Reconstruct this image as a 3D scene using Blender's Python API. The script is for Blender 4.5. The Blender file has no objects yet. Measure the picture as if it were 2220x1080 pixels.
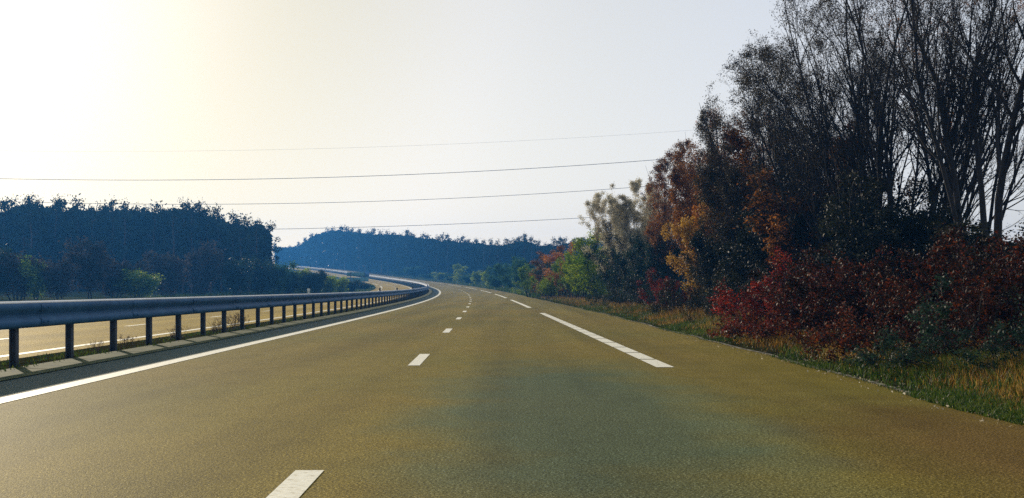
import bpy, math, random
import numpy as np
from mathutils import Vector

# ------------------------------------------------------------------ camera, sky, sun, exposure
scene = bpy.context.scene
COL = scene.collection
CAM_H = 1.08
cam_d = bpy.data.cameras.new('camera')
cam = bpy.data.objects.new('camera', cam_d)
COL.objects.link(cam)
cam.location = (0, 0, CAM_H)
cam.rotation_euler = (math.radians(90), 0, 0)
cam_d.sensor_width = 36.0
cam_d.lens = 36.0 * 2617.0 / 2220.0
cam_d.shift_y = 88.0 / 2220.0
cam_d.clip_start = 0.1
cam_d.clip_end = 5000
scene.camera = cam

SUN_EL = 16.0          # degrees above the horizon
SUN_AZ = -29.0         # degrees right of the view direction (+Y); negative is left
world = bpy.data.worlds.new('World')
scene.world = world
world.use_nodes = True
wn = world.node_tree.nodes
bg = wn['Background']
sky = wn.new('ShaderNodeTexSky')
sky.sky_type = 'NISHITA'
sky.sun_disc = False
sky.sun_elevation = math.radians(SUN_EL)
sky.sun_rotation = math.radians(SUN_AZ)
sky.altitude = 100
sky.air_density = 1.0
sky.dust_density = 1.2
sky.ozone_density = 1.0
# sky levelled by hand: gamma compresses its range, value brightens it again
gam = wn.new('ShaderNodeGamma'); gam.inputs[1].default_value = 0.40
hsv = wn.new('ShaderNodeHueSaturation'); hsv.inputs['Saturation'].default_value = 1.0; hsv.inputs['Value'].default_value = 4.25
world.node_tree.links.new(sky.outputs[0], gam.inputs[0])
world.node_tree.links.new(gam.outputs[0], hsv.inputs['Color'])
# warm aureole of hazy air round the sun, cooler sky away from it
wtc = wn.new('ShaderNodeTexCoord')
dot = wn.new('ShaderNodeVectorMath'); dot.operation = 'DOT_PRODUCT'
dot.inputs[1].default_value = (math.sin(math.radians(SUN_AZ)) * math.cos(math.radians(SUN_EL)), math.cos(math.radians(SUN_AZ)) * math.cos(math.radians(SUN_EL)), math.sin(math.radians(SUN_EL)))
aur = wn.new('ShaderNodeValToRGB')
aur.color_ramp.interpolation = 'EASE'
els = aur.color_ramp.elements
els[0].position = 0.72; els[0].color = (1.10, 1.05, 1.05, 1)
els[1].position = 1.0; els[1].color = (0.97, 0.95, 0.88, 1)
for p_, c_ in ((0.88, (1.03, 0.98, 0.915)), (0.955, (0.88, 0.835, 0.69))):
    e_ = els.new(p_); e_.color = (*c_, 1)
mulc = wn.new('ShaderNodeMix'); mulc.data_type = 'RGBA'; mulc.blend_type = 'MULTIPLY'; mulc.inputs['Factor'].default_value = 1
world.node_tree.links.new(wtc.outputs['Generated'], dot.inputs[0])
world.node_tree.links.new(dot.outputs['Value'], aur.inputs[0])
world.node_tree.links.new(hsv.outputs[0], mulc.inputs['A']); world.node_tree.links.new(aur.outputs[0], mulc.inputs['B'])
world.node_tree.links.new(mulc.outputs['Result'], bg.inputs[0])
bg.inputs[1].default_value = 0.10

sun_d = bpy.data.lights.new('sun', 'SUN')
sun = bpy.data.objects.new('sun', sun_d)
COL.objects.link(sun)
sun_d.energy = 5.0
sun_d.angle = math.radians(0.5)
sun_d.color = (1.0, 0.86, 0.66)
_az, _el = math.radians(SUN_AZ), math.radians(SUN_EL)
to_sun = Vector((math.sin(_az) * math.cos(_el), math.cos(_az) * math.cos(_el), math.sin(_el)))
sun.rotation_euler = to_sun.to_track_quat('Z', 'Y').to_euler()
sun.location = to_sun * 200

scene.view_settings.view_transform = 'Standard'
scene.view_settings.look = 'None'
scene.view_settings.gamma = 1.0
scene.view_settings.exposure = -0.15
try:
    scene.cycles.volume_bounces = 1
    scene.cycles.max_bounces = 8
    scene.cycles.transparent_max_bounces = 8
    scene.cycles.use_denoising = False
    scene.cycles.sample_clamp_indirect = 2.0
except Exception:
    pass

# ------------------------------------------------------------------ small tools
def rot_noise(n, rng):
    v = rng.normal(size=(n, 3))
    return v / np.linalg.norm(v, axis=1, keepdims=True)

def vnoise(x, y, seed=0):
    """smooth 2-D value noise in 0..1"""
    x = np.asarray(x, float); y = np.asarray(y, float)
    xi = np.floor(x).astype(np.int64); yi = np.floor(y).astype(np.int64)
    fx = x - xi; fy = y - yi
    fx = fx * fx * (3 - 2 * fx); fy = fy * fy * (3 - 2 * fy)
    def h(a, b):
        n = (a * 374761393 + b * 668265263 + seed * 982451653) & 0x7fffffff
        n = ((n ^ (n >> 13)) * 1274126177) & 0x7fffffff
        return ((n ^ (n >> 16)) & 0xffff) / 65535.0
    return (h(xi, yi) * (1 - fx) + h(xi + 1, yi) * fx) * (1 - fy) + (h(xi, yi + 1) * (1 - fx) + h(xi + 1, yi + 1) * fx) * fy

def mesh_np(name, V, F, mats, smooth=False, mat_idx=None):
    """V (n,3); F (m,3) or (m,4) or a list of such arrays"""
    me = bpy.data.meshes.new(name)
    Fs = F if isinstance(F, list) else [F]
    Fs = [np.asarray(f, np.int32) for f in Fs if len(f)]
    V = np.asarray(V, np.float32)
    me.vertices.add(len(V)); me.vertices.foreach_set('co', V.ravel())
    loops = np.concatenate([f.ravel() for f in Fs])
    sizes = np.concatenate([np.full(len(f), f.shape[1], np.int32) for f in Fs])
    starts = np.concatenate([[0], np.cumsum(sizes)[:-1]]).astype(np.int32)
    me.loops.add(len(loops)); me.loops.foreach_set('vertex_index', loops)
    me.polygons.add(len(sizes)); me.polygons.foreach_set('loop_start', starts)
    me.polygons.foreach_set('loop_total', sizes)
    if smooth:
        me.polygons.foreach_set('use_smooth', np.ones(len(sizes), bool))
    if mat_idx is not None:
        me.polygons.foreach_set('material_index', np.asarray(mat_idx, np.int32))
    me.update(calc_edges=True)
    for m in (mats if isinstance(mats, (list, tuple)) else [mats]):
        me.materials.append(m)
    return me

def add(name, me, parent=None, loc=(0, 0, 0), **props):
    o = bpy.data.objects.new(name, me)
    COL.objects.link(o)
    o.location = loc
    if parent is not None:
        o.parent = parent
    for k, v in props.items():
        o[k] = v
    return o

def thing(name, label, cat, loc=(0, 0, 0), rz=0.0, scale=(1, 1, 1), group=None):
    o = bpy.data.objects.new(name, None)
    COL.objects.link(o)
    o.empty_display_size = 0.3
    o.location = loc; o.rotation_euler = (0, 0, rz); o.scale = scale
    o['label'] = label; o['category'] = cat
    if group: o['group'] = group
    return o

class MB:
    """collects simple solids into one mesh"""
    def __init__(s): s.V = []; s.F3 = []; s.F4 = []; s.n = 0
    def put(s, V, F4=(), F3=()):
        s.V.append(np.asarray(V, float))
        if len(F4): s.F4.append(np.asarray(F4) + s.n)
        if len(F3): s.F3.append(np.asarray(F3) + s.n)
        s.n += len(V)
    def box(s, c, size, rz=0.0, bev=0.0):
        x, y, z = [a / 2 for a in size]
        P = np.array([(i * x, j * y, k * z) for k in (-1, 1) for j in (-1, 1) for i in (-1, 1)])
        cs, sn = math.cos(rz), math.sin(rz)
        P = np.stack([P[:, 0] * cs - P[:, 1] * sn, P[:, 0] * sn + P[:, 1] * cs, P[:, 2]], 1) + np.array(c)
        s.put(P, [(0, 2, 3, 1), (4, 5, 7, 6), (0, 1, 5, 4), (2, 6, 7, 3), (0, 4, 6, 2), (1, 3, 7, 5)])
    def tube(s, pts, rad, sides=5, cap=True):
        P = np.asarray(pts, float); n = len(P)
        R = np.broadcast_to(np.asarray(rad, float), (n,))
        T = np.gradient(P, axis=0); T /= np.linalg.norm(T, axis=1, keepdims=True) + 1e-9
        ref = np.array([0.0, 0, 1]) if abs(T[0, 2]) < 0.8 else np.array([1.0, 0, 0])
        A = np.cross(T, ref); A /= np.linalg.norm(A, axis=1, keepdims=True) + 1e-9
        B = np.cross(T, A)
        a = np.arange(sides) * (2 * math.pi / sides)
        ring = P[:, None, :] + R[:, None, None] * (np.cos(a)[None, :, None] * A[:, None, :] + np.sin(a)[None, :, None] * B[:, None, :])
        V = ring.reshape(-1, 3)
        i = np.arange(n - 1)[:, None] * sides; k = np.arange(sides)[None, :]; k2 = (k + 1) % sides
        F = np.stack([i + k, i + k2, i + sides + k2, i + sides + k], -1).reshape(-1, 4)
        s.put(V, F)
        if cap and sides == 4:
            s.F4.append(np.array([[0, 1, 2, 3], [3, 2, 1, 0]]) + np.array([[s.n - len(V)], [s.n - sides]]))
    def mesh(s, name, mats, smooth=False):
        fs = []
        if s.F4: fs.append(np.concatenate(s.F4))
        if s.F3: fs.append(np.concatenate(s.F3))
        return mesh_np(name, np.concatenate(s.V), fs, mats, smooth)

# ------------------------------------------------------------------ materials
def new_mat(name):
    m = bpy.data.materials.new(name); m.use_nodes = True
    nt = m.node_tree
    return m, nt, nt.nodes, nt.links, nt.nodes['Principled BSDF']

def ramp(nodes, stops):
    r = nodes.new('ShaderNodeValToRGB')
    e = r.color_ramp.elements
    if len(stops) == 1: stops = [stops[0], stops[0]]
    e[0].position = stops[0][0]; e[0].color = (*stops[0][1], 1)
    e[1].position = stops[-1][0]; e[1].color = (*stops[-1][1], 1)
    for p, c in stops[1:-1]:
        n_ = e.new(p); n_.color = (*c, 1)
    return r

def leaf_mat(name, cols, clump=0.5, transl=0.45, gloss=0.15, rough=0.55):
    """leaf colour varies leaf by leaf and clump by clump; light passes through the leaves"""
    m, nt, N, L, P = new_mat(name)
    g = N.new('ShaderNodeNewGeometry')
    k = len(cols)
    r = ramp(N, [(i / max(1, k - 1), c) for i, c in enumerate(cols)])
    tc = N.new('ShaderNodeTexCoord')
    nz = N.new('ShaderNodeTexNoise'); nz.inputs['Scale'].default_value = clump; nz.inputs['Detail'].default_value = 2
    L.new(tc.outputs['Object'], nz.inputs['Vector'])
    mx = N.new('ShaderNodeMath'); mx.operation = 'MULTIPLY_ADD'
    mx.inputs[1].default_value = 1.9; mx.inputs[2].default_value = -0.95
    L.new(nz.outputs['Fac'], mx.inputs[0])
    ad = N.new('ShaderNodeMath'); ad.operation = 'ADD'; ad.use_clamp = True
    L.new(g.outputs['Random Per Island'], ad.inputs[0]); L.new(mx.outputs[0], ad.inputs[1])
    L.new(ad.outputs[0], r.inputs['Fac'])
    P.inputs['Roughness'].default_value = rough
    P.inputs['Specular IOR Level'].default_value = gloss
    L.new(r.outputs['Color'], P.inputs['Base Color'])
    t = N.new('ShaderNodeBsdfTranslucent'); L.new(r.outputs['Color'], t.inputs['Color'])
    mix = N.new('ShaderNodeMixShader'); mix.inputs[0].default_value = transl
    L.new(P.outputs[0], mix.inputs[1]); L.new(t.outputs[0], mix.inputs[2])
    L.new(mix.outputs[0], N['Material Output'].inputs['Surface'])
    return m

def bark_mat(name, c1, c2, scale=12):
    m, nt, N, L, P = new_mat(name)
    tc = N.new('ShaderNodeTexCoord')
    nz = N.new('ShaderNodeTexNoise'); nz.inputs['Scale'].default_value = scale; nz.inputs['Detail'].default_value = 5
    mp = N.new('ShaderNodeMapping'); mp.inputs['Scale'].default_value = (1, 1, 0.25)
    L.new(tc.outputs['Object'], mp.inputs[0]); L.new(mp.outputs[0], nz.inputs['Vector'])
    r = ramp(N, [(0.35, c1), (0.65, c2)]); L.new(nz.outputs['Fac'], r.inputs[0])
    L.new(r.outputs[0], P.inputs['Base Color']); P.inputs['Roughness'].default_value = 0.9
    b = N.new('ShaderNodeBump'); b.inputs['Strength'].default_value = 0.5; b.inputs['Distance'].default_value = 0.02
    L.new(nz.outputs['Fac'], b.inputs['Height']); L.new(b.outputs[0], P.inputs['Normal'])
    return m

def asphalt_mat(name, lo, hi, tint, rough=0.62, spec=0.08, tint_patches=()):
    """worn asphalt: aggregate grain with painted glints, long wheel-track streaks, blotches; tint patches are (x, y, half width, half length, colour, strength)"""
    m, nt, N, L, P = new_mat(name)
    tc = N.new('ShaderNodeTexCoord')
    def noise(scale, detail, stretch=(1, 1, 1), rg=0.5):
        n = N.new('ShaderNodeTexNoise'); n.inputs['Scale'].default_value = scale; n.inputs['Detail'].default_value = detail; n.inputs['Roughness'].default_value = rg
        mp = N.new('ShaderNodeMapping'); mp.inputs['Scale'].default_value = stretch
        L.new(tc.outputs['Object'], mp.inputs[0]); L.new(mp.outputs[0], n.inputs['Vector'])
        return n.outputs['Fac']
    def mult(a, b, fac=1.0):
        x = N.new('ShaderNodeMix'); x.data_type = 'RGBA'; x.blend_type = 'MULTIPLY'
        if hasattr(fac, 'links') or not isinstance(fac, float): L.new(fac, x.inputs['Factor'])
        else: x.inputs['Factor'].default_value = fac
        L.new(a, x.inputs['A'])
        if isinstance(b, tuple): x.inputs['B'].default_value = (*b, 1)
        else: L.new(b, x.inputs['B'])
        return x.outputs['Result']
    fine = noise(62, 3, rg=0.8)
    vor = N.new('ShaderNodeTexVoronoi'); vor.inputs['Scale'].default_value = 110
    L.new(tc.outputs['Object'], vor.inputs['Vector'])
    r = ramp(N, [(0.38, lo), (0.49, hi), (0.58, tuple(c * 1.25 for c in hi)), (0.65, tuple(min(0.75, c * 3.0 + 0.05) for c in hi))])  # palest stop paints sun glints onto the aggregate
    L.new(fine, r.inputs[0])
    r2 = ramp(N, [(0.40, (1, 1, 1)), (0.60, tint)]); L.new(noise(0.16, 5, (1, 0.6, 1)), r2.inputs[0])
    r3 = ramp(N, [(0.36, (0.80, 0.80, 0.80)), (0.60, (1.10, 1.09, 1.06))]); L.new(noise(0.9, 4, (1, 0.03, 1)), r3.inputs[0])
    r4 = ramp(N, [(0.30, (0.86, 0.86, 0.85)), (0.55, (1.05, 1.05, 1.05))]); L.new(noise(2.2, 5, (1, 0.5, 1), 0.7), r4.inputs[0])
    col = mult(mult(mult(r.outputs[0], r2.outputs[0]), r3.outputs[0]), r4.outputs[0])
    for (x, y, w, l, c, st) in tint_patches:  # colour shifts laid over fixed patches of the asphalt
        mp = N.new('ShaderNodeMapping'); mp.inputs['Location'].default_value = (-x / w, -y / l, 0); mp.inputs['Scale'].default_value = (1 / w, 1 / l, 0)
        wob = N.new('ShaderNodeTexNoise'); wob.inputs['Scale'].default_value = 0.8; wob.inputs['Detail'].default_value = 5
        L.new(tc.outputs['Object'], mp.inputs[0]); L.new(tc.outputs['Object'], wob.inputs['Vector'])
        ln = N.new('ShaderNodeVectorMath'); ln.operation = 'LENGTH'; L.new(mp.outputs[0], ln.inputs[0])
        ad = N.new('ShaderNodeMath'); ad.operation = 'MULTIPLY_ADD'; ad.inputs[1].default_value = 1.2
        L.new(wob.outputs['Fac'], ad.inputs[0]); L.new(ln.outputs['Value'], ad.inputs[2])
        rr = ramp(N, [(0.95, (st, st, st)), (1.0, (0, 0, 0))])
        sc = N.new('ShaderNodeMapRange'); sc.inputs['From Min'].default_value = 1.1; sc.inputs['From Max'].default_value = 1.8
        sc.inputs['To Min'].default_value = st; sc.inputs['To Max'].default_value = 0.0
        L.new(ad.outputs[0], sc.inputs['Value'])
        col = mult(col, c, sc.outputs['Result'])
    L.new(col, P.inputs['Base Color'])
    P.inputs['Roughness'].default_value = rough
    P.inputs['Specular IOR Level'].default_value = spec
    b = N.new('ShaderNodeBump'); b.inputs['Strength'].default_value = 0.5; b.inputs['Distance'].default_value = 0.006
    sm = N.new('ShaderNodeMath'); sm.operation = 'ADD'
    L.new(fine, sm.inputs[0]); L.new(vor.outputs['Distance'], sm.inputs[1])
    L.new(sm.outputs[0], b.inputs['Height']); L.new(b.outputs[0], P.inputs['Normal'])
    return m

def noise_mat(name, stops, scale=1.0, rough=0.9, bump=0.0, detail=5, spec=0.3, metallic=0.0, dist=0.02):
    m, nt, N, L, P = new_mat(name)
    tc = N.new('ShaderNodeTexCoord')
    nz = N.new('ShaderNodeTexNoise'); nz.inputs['Scale'].default_value = scale; nz.inputs['Detail'].default_value = detail
    L.new(tc.outputs['Object'], nz.inputs['Vector'])
    r = ramp(N, stops); L.new(nz.outputs['Fac'], r.inputs[0])
    L.new(r.outputs[0], P.inputs['Base Color'])
    P.inputs['Roughness'].default_value = rough
    P.inputs['Specular IOR Level'].default_value = spec
    P.inputs['Metallic'].default_value = metallic
    if bump:
        b = N.new('ShaderNodeBump'); b.inputs['Strength'].default_value = bump; b.inputs['Distance'].default_value = dist
        L.new(nz.outputs['Fac'], b.inputs['Height']); L.new(b.outputs[0], P.inputs['Normal'])
    return m

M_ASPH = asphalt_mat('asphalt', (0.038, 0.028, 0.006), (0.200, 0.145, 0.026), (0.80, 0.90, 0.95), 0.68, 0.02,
                     tint_patches=[(0.6, 11.0, 1.5, 7.5, (0.50, 0.86, 2.3), 0.85), (3.6, 8.0, 1.3, 4.0, (0.80, 0.60, 0.80), 0.8), (4.3, 16.0, 1.3, 9.0, (0.80, 0.82, 0.60), 0.8)])
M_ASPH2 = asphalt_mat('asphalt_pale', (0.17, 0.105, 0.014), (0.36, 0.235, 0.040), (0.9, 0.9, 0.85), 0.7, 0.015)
M_BEAM_SHADE = asphalt_mat('asphalt_beam_shade', (0.016, 0.030, 0.026), (0.045, 0.068, 0.056), (0.8, 1, 0.9), 0.7)  # margin asphalt painted dark to deepen the guardrail beam's shadow
M_PAINT = noise_mat('road_paint', [(0.28, (0.30, 0.25, 0.13)), (0.38, (0.68, 0.62, 0.44)), (0.50, (0.82, 0.77, 0.58)), (0.7, (0.86, 0.81, 0.64))], 22, 0.55, 0.15, 5, 0.25)
M_SLAB = noise_mat('gutter_concrete', [(0.3, (0.03, 0.045, 0.025)), (0.5, (0.075, 0.09, 0.035)), (0.7, (0.13, 0.13, 0.06))], 3.0, 0.85, 0.3, 5, 0.05)
M_EDGE = noise_mat('edge_gravel', [(0.50, (0.03, 0.025, 0.010)), (0.58, (0.16, 0.14, 0.07)), (0.68, (0.50, 0.46, 0.34))], 5.0, 0.9, 0.4)
M_SOIL = noise_mat('verge_soil', [(0.3, (0.012, 0.014, 0.006)), (0.55, (0.03, 0.028, 0.010)), (0.75, (0.055, 0.045, 0.016))], 1.3, 0.95, 0.5, 5, 0.0)
M_LAND = noise_mat('meadow_ground', [(0.3, (0.02, 0.035, 0.012)), (0.55, (0.05, 0.06, 0.02)), (0.75, (0.09, 0.085, 0.03))], 0.12, 0.95, 0.4, 5, 0.0)
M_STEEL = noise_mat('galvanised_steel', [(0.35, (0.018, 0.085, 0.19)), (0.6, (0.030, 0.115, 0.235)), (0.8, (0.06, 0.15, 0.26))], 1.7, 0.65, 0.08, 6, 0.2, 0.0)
M_LIP_GLINT = noise_mat('galvanised_lip_glint', [(0.35, (0.72, 0.71, 0.67)), (0.6, (0.84, 0.82, 0.77))], 1.7, 0.8, 0.0, 6, 0.1, 0.0)  # near-white colour paints the sun's highlight along the steel top edge
M_POST = noise_mat('post_steel', [(0.35, (0.06, 0.075, 0.10)), (0.6, (0.10, 0.12, 0.15)), (0.8, (0.15, 0.16, 0.17))], 4, 0.6, 0.1, 6, 0.4, 0.3)
M_CABLE = noise_mat('cable_aluminium', [(0.4, (0.05, 0.05, 0.055)), (0.6, (0.08, 0.08, 0.085))], 2, 0.6)
M_SIGN = noise_mat('sign_back_aluminium', [(0.4, (0.10, 0.24, 0.27)), (0.6, (0.13, 0.29, 0.32))], 1.2, 0.5, 0.05)
M_SIGN2 = noise_mat('sign_blue_panel', [(0.4, (0.05, 0.15, 0.34)), (0.6, (0.07, 0.19, 0.40))], 1.2, 0.5, 0.05)
M_WHITE = noise_mat('white_plastic', [(0.4, (0.55, 0.58, 0.52)), (0.6, (0.75, 0.76, 0.70))], 9, 0.5)
M_DARK = noise_mat('dark_plastic', [(0.4, (0.02, 0.02, 0.02)), (0.6, (0.05, 0.045, 0.04))], 9, 0.5)

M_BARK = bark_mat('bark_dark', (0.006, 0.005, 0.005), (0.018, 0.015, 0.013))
M_BARKW = bark_mat('bark_pale', (0.10, 0.09, 0.08), (0.25, 0.22, 0.18))
M_PINEBARK = bark_mat('bark_pine', (0.03, 0.025, 0.02), (0.08, 0.055, 0.04), 5)

LEAF = {
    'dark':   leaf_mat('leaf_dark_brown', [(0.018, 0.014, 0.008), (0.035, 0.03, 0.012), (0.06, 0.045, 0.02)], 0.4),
    'brown':  leaf_mat('leaf_brown', [(0.022, 0.018, 0.008), (0.08, 0.04, 0.010), (0.24, 0.09, 0.014), (0.34, 0.13, 0.02)], 0.35),
    'orange': leaf_mat('leaf_orange', [(0.14, 0.045, 0.008), (0.42, 0.14, 0.014), (0.58, 0.25, 0.03)], 0.6),
    'gold':   leaf_mat('leaf_gold', [(0.20, 0.11, 0.02), (0.45, 0.24, 0.035), (0.55, 0.36, 0.07)], 0.6),
    'cream':  leaf_mat('leaf_cream', [(0.28, 0.23, 0.12), (0.50, 0.45, 0.30), (0.62, 0.58, 0.44)], 0.5),
    'green':  leaf_mat('leaf_green', [(0.03, 0.09, 0.008), (0.11, 0.22, 0.012), (0.28, 0.34, 0.02)], 0.5),
    'dgreen': leaf_mat('leaf_dark_green', [(0.008, 0.022, 0.016), (0.014, 0.040, 0.026), (0.03, 0.055, 0.03)], 0.5),
    'black':  leaf_mat('leaf_blackish_green', [(0.008, 0.012, 0.008), (0.016, 0.022, 0.012), (0.035, 0.035, 0.018)], 0.5),  # foliage of a very dark green
    'red':    leaf_mat('leaf_red', [(0.03, 0.008, 0.004), (0.14, 0.013, 0.007), (0.40, 0.045, 0.018)], 0.9),
    'rust':   leaf_mat('leaf_rust', [(0.006, 0.005, 0.003), (0.016, 0.010, 0.005), (0.055, 0.012, 0.005), (0.16, 0.036, 0.010)], 0.7),
    'teal':   leaf_mat('leaf_blue_green', [(0.015, 0.055, 0.025), (0.04, 0.11, 0.045), (0.10, 0.18, 0.06)], 0.4, 0.45, 0.0, 1.0),
    'lime':   leaf_mat('leaf_yellow_green', [(0.05, 0.12, 0.008), (0.22, 0.32, 0.015), (0.42, 0.46, 0.03)], 0.4, 0.5, 0.0, 1.0),
    'plum':   leaf_mat('leaf_plum', [(0.025, 0.030, 0.028), (0.05, 0.048, 0.044), (0.085, 0.07, 0.06)], 0.3, 0.4, 0.0, 1.0),
    'pine':   leaf_mat('needle_pine', [(0.010, 0.022, 0.016), (0.020, 0.040, 0.026), (0.04, 0.06, 0.03)], 0.2, 0.15, 0.0, 1.0),
    'weed':   leaf_mat('leaf_dry_weed', [(0.05, 0.03, 0.03), (0.10, 0.06, 0.045), (0.18, 0.12, 0.07)], 2.0),
}
M_GRASS = leaf_mat('grass_green', [(0.012, 0.030, 0.006), (0.03, 0.07, 0.010), (0.10, 0.13, 0.02)], 0.5)
M_DRY = leaf_mat('grass_dry', [(0.025, 0.028, 0.006), (0.085, 0.050, 0.009), (0.24, 0.11, 0.016), (0.44, 0.28, 0.07)], 0.45)
M_LITTER = leaf_mat('fallen_leaf', [(0.20, 0.13, 0.06), (0.42, 0.36, 0.24), (0.65, 0.60, 0.48)], 2.0)

# ------------------------------------------------------------------ the road's course (Y forward, X right, z up)
_Y = np.array([-30, 0, 5.7, 18.4, 31.7, 44.7, 70.7, 96.7, 122.7, 161.7, 200, 239, 277, 400, 500, 600, 700])
_X = np.array([-0.55, -1.07, -1.18, -1.395, -1.695, -1.97, -2.60, -3.36, -4.20, -5.95, -8.36, -11.5, -15.7, -35, -59, -90, -127])
_W = np.array([6, 9, 10, 10, 10, 9, 8, 7, 6, 5, 4, 3.5, 3, 1, .7, .5, .3])
_Yz = np.array([-30, 0, 10, 30, 50, 70.7, 122.7, 161.7, 200, 239, 278, 400, 500, 600, 700])
_Zz = np.array([0, 0, 0, 0.0, 0.02, 0.06, 0.28, 0.53, 0.89, 1.30, 1.86, 4.1, 7.1, 10.6, 14.2])
_Wz = np.array([20, 40, 40, 40, 30, 25, 15, 10, 8, 6, 5, 2, 1, .7, .4])
_cx = np.polyfit(_Y / 300.0, _X, 6, w=_W)
_cz = np.polyfit(_Yz / 300.0, _Zz, 6, w=_Wz)
def rx(Y): return np.polyval(_cx, np.asarray(Y, float) / 300.0)
def rz(Y): return np.polyval(_cz, np.asarray(Y, float) / 300.0)
def rn(Y):
    """unit normal pointing right of the road"""
    d = (rx(np.asarray(Y) + 0.5) - rx(np.asarray(Y) - 0.5))
    q = np.sqrt(1 + d * d)
    return 1 / q, -d / q
def redge(Y):                      # right edge of the paved shoulder
    Y = np.asarray(Y, float)
    return 5.45 + 0.60 * np.clip((Y - 10) / 40, 0, 1) + 0.14 * (vnoise(Y * 0.35, Y * 0 + 3, 5) - 0.5) + 0.10 * (vnoise(Y * 0.9, Y * 0 + 9, 6) - 0.5)
OPP = -0.20                        # the other carriageway lies a little lower
def cross(d, Y):
    """height of the ground above the road line at offset d"""
    d = np.asarray(d, float)
    z = np.interp(d, [-60, -30, -18.3, -16.2, -15.6, -7.7, -7.4, -5.2, -4.9, 5.4, 6.1, 7.0, 9.5, 14, 30, 60],
                     [-0.4, -0.5, -0.45, -0.30, OPP, OPP, OPP + .02, 0.03, 0.0, 0.0, 0.02, 0.05, 0.12, 0.35, 0.8, 1.2])
    return z
def RP(Y, d, dz=0.0):
    """world point(s) at course position Y, offset d right of the lane line"""
    Y = np.asarray(Y, float)
    nx, ny = rn(Y)
    return np.stack(np.broadcast_arrays(rx(Y) + nx * d, Y + ny * d, rz(Y) + cross(d, Y) + dz), -1)

YS = np.concatenate([np.arange(-30, 60, 1.0), np.arange(60, 200, 2.0), np.arange(200, 700.1, 4.0)])

def strip(dl, dr, dz=0.0, Y=YS, nd=2):
    """a ribbon of the course between offsets dl and dr (numbers or functions of Y)"""
    a = dl(Y) if callable(dl) else np.full(len(Y), float(dl))
    b = dr(Y) if callable(dr) else np.full(len(Y), float(dr))
    t = np.linspace(0, 1, nd)
    rows = [RP(Y, a + (b - a) * q, dz) for q in t]
    V = np.stack(rows, 1).reshape(-1, 3)
    n = len(Y)
    i = np.arange(n - 1)[:, None] * nd; k = np.arange(nd - 1)[None, :]
    F = np.stack([i + k, i + k + 1, i + nd + k + 1, i + nd + k], -1).reshape(-1, 4)
    return V, F

def flat_obj(name, parts, mat, **kw):
    mb = MB()
    for V, F in parts: mb.put(V, F)
    return add(name, mb.mesh(name, mat), kind='structure', **kw)

# terrain: one big sheet that follows the course
gx = np.concatenate([np.arange(-430, -60, 10.0), np.arange(-60, 60, 3.0), np.arange(60, 431, 10.0)])
gy = np.concatenate([np.arange(-50, 300, 4.0), np.arange(300, 951, 10.0)])
GX, GY = np.meshgrid(gx, gy)
cY = np.arange(-60, 760, 4.0); cX = rx(np.clip(cY, -30, 700)) + np.where(cY > 700, (cY - 700) * -0.42, 0)
def course_of(px, py):
    px = np.ravel(px); py = np.ravel(py)
    out_s = np.empty(len(px)); out_d = np.empty(len(px))
    for a in range(0, len(px), 4000):
        b = slice(a, a + 4000)
        dd = (px[b, None] - cX[None]) ** 2 + (py[b, None] - cY[None]) ** 2
        j = dd.argmin(1)
        out_s[b] = cY[j]
        tx = np.gradient(cX)[j]; ty = np.gradient(cY)[j]; q = np.hypot(tx, ty)
        out_d[b] = ((px[b] - cX[j]) * ty - (py[b] - cY[j]) * tx) / q
    return out_s, out_d
def ground_z(px, py):
    s, d = course_of(px, py)
    z = rz(np.clip(s, -30, 700)) + cross(d, s)
    px = np.ravel(px); py = np.ravel(py)
    z = z + 0.25 * np.clip((np.abs(d) - 18) / 20, 0, 1) * (vnoise(px * 0.06, py * 0.06, 2) - 0.5) * 2
    return z, s, d
_z, _s, _d = ground_z(GX, GY)
_z = _z - np.where((_d > -21) & (_d < 17), 0.40, 0.0)
V = np.stack([GX.ravel(), GY.ravel(), _z], 1)
ny_, nx_ = GX.shape
i = np.arange(ny_ - 1)[:, None] * nx_; k = np.arange(nx_ - 1)[None, :]
F = np.stack([i + k, i + k + 1, i + nx_ + k + 1, i + nx_ + k], -1).reshape(-1, 4)
add('terrain', mesh_np('terrain', V, F, M_LAND, True), kind='structure')

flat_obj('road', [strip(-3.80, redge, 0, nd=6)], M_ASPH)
flat_obj('margin_painted_shade', [strip(-4.90, -3.80, 0)], M_BEAM_SHADE)
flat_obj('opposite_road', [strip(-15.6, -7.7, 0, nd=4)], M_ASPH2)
flat_obj('verge_ground', [strip(redge, 20.0, 0, nd=12)], M_SOIL)
flat_obj('central_reservation', [strip(-7.7, -4.90, -0.002, nd=6)], M_SOIL)
flat_obj('left_verge_ground', [strip(-24.0, -15.6, 0, nd=6)], M_LAND)
flat_obj('edge_strip', [strip(lambda Y: redge(Y) - 0.03, lambda Y: redge(Y) + 0.05, 0.006)], M_EDGE)

# concrete gutter slabs beside the barrier
mb = MB()
for y0 in np.arange(-6, 300, 2.23):
    yy = np.linspace(y0 + 0.02, y0 + 2.20, 3)
    V, F = strip(-5.32, -4.66, 0.012, yy); mb.put(V, F)
add('gutter_slabs', mb.mesh('gutter_slabs', M_SLAB), kind='structure')

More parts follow.
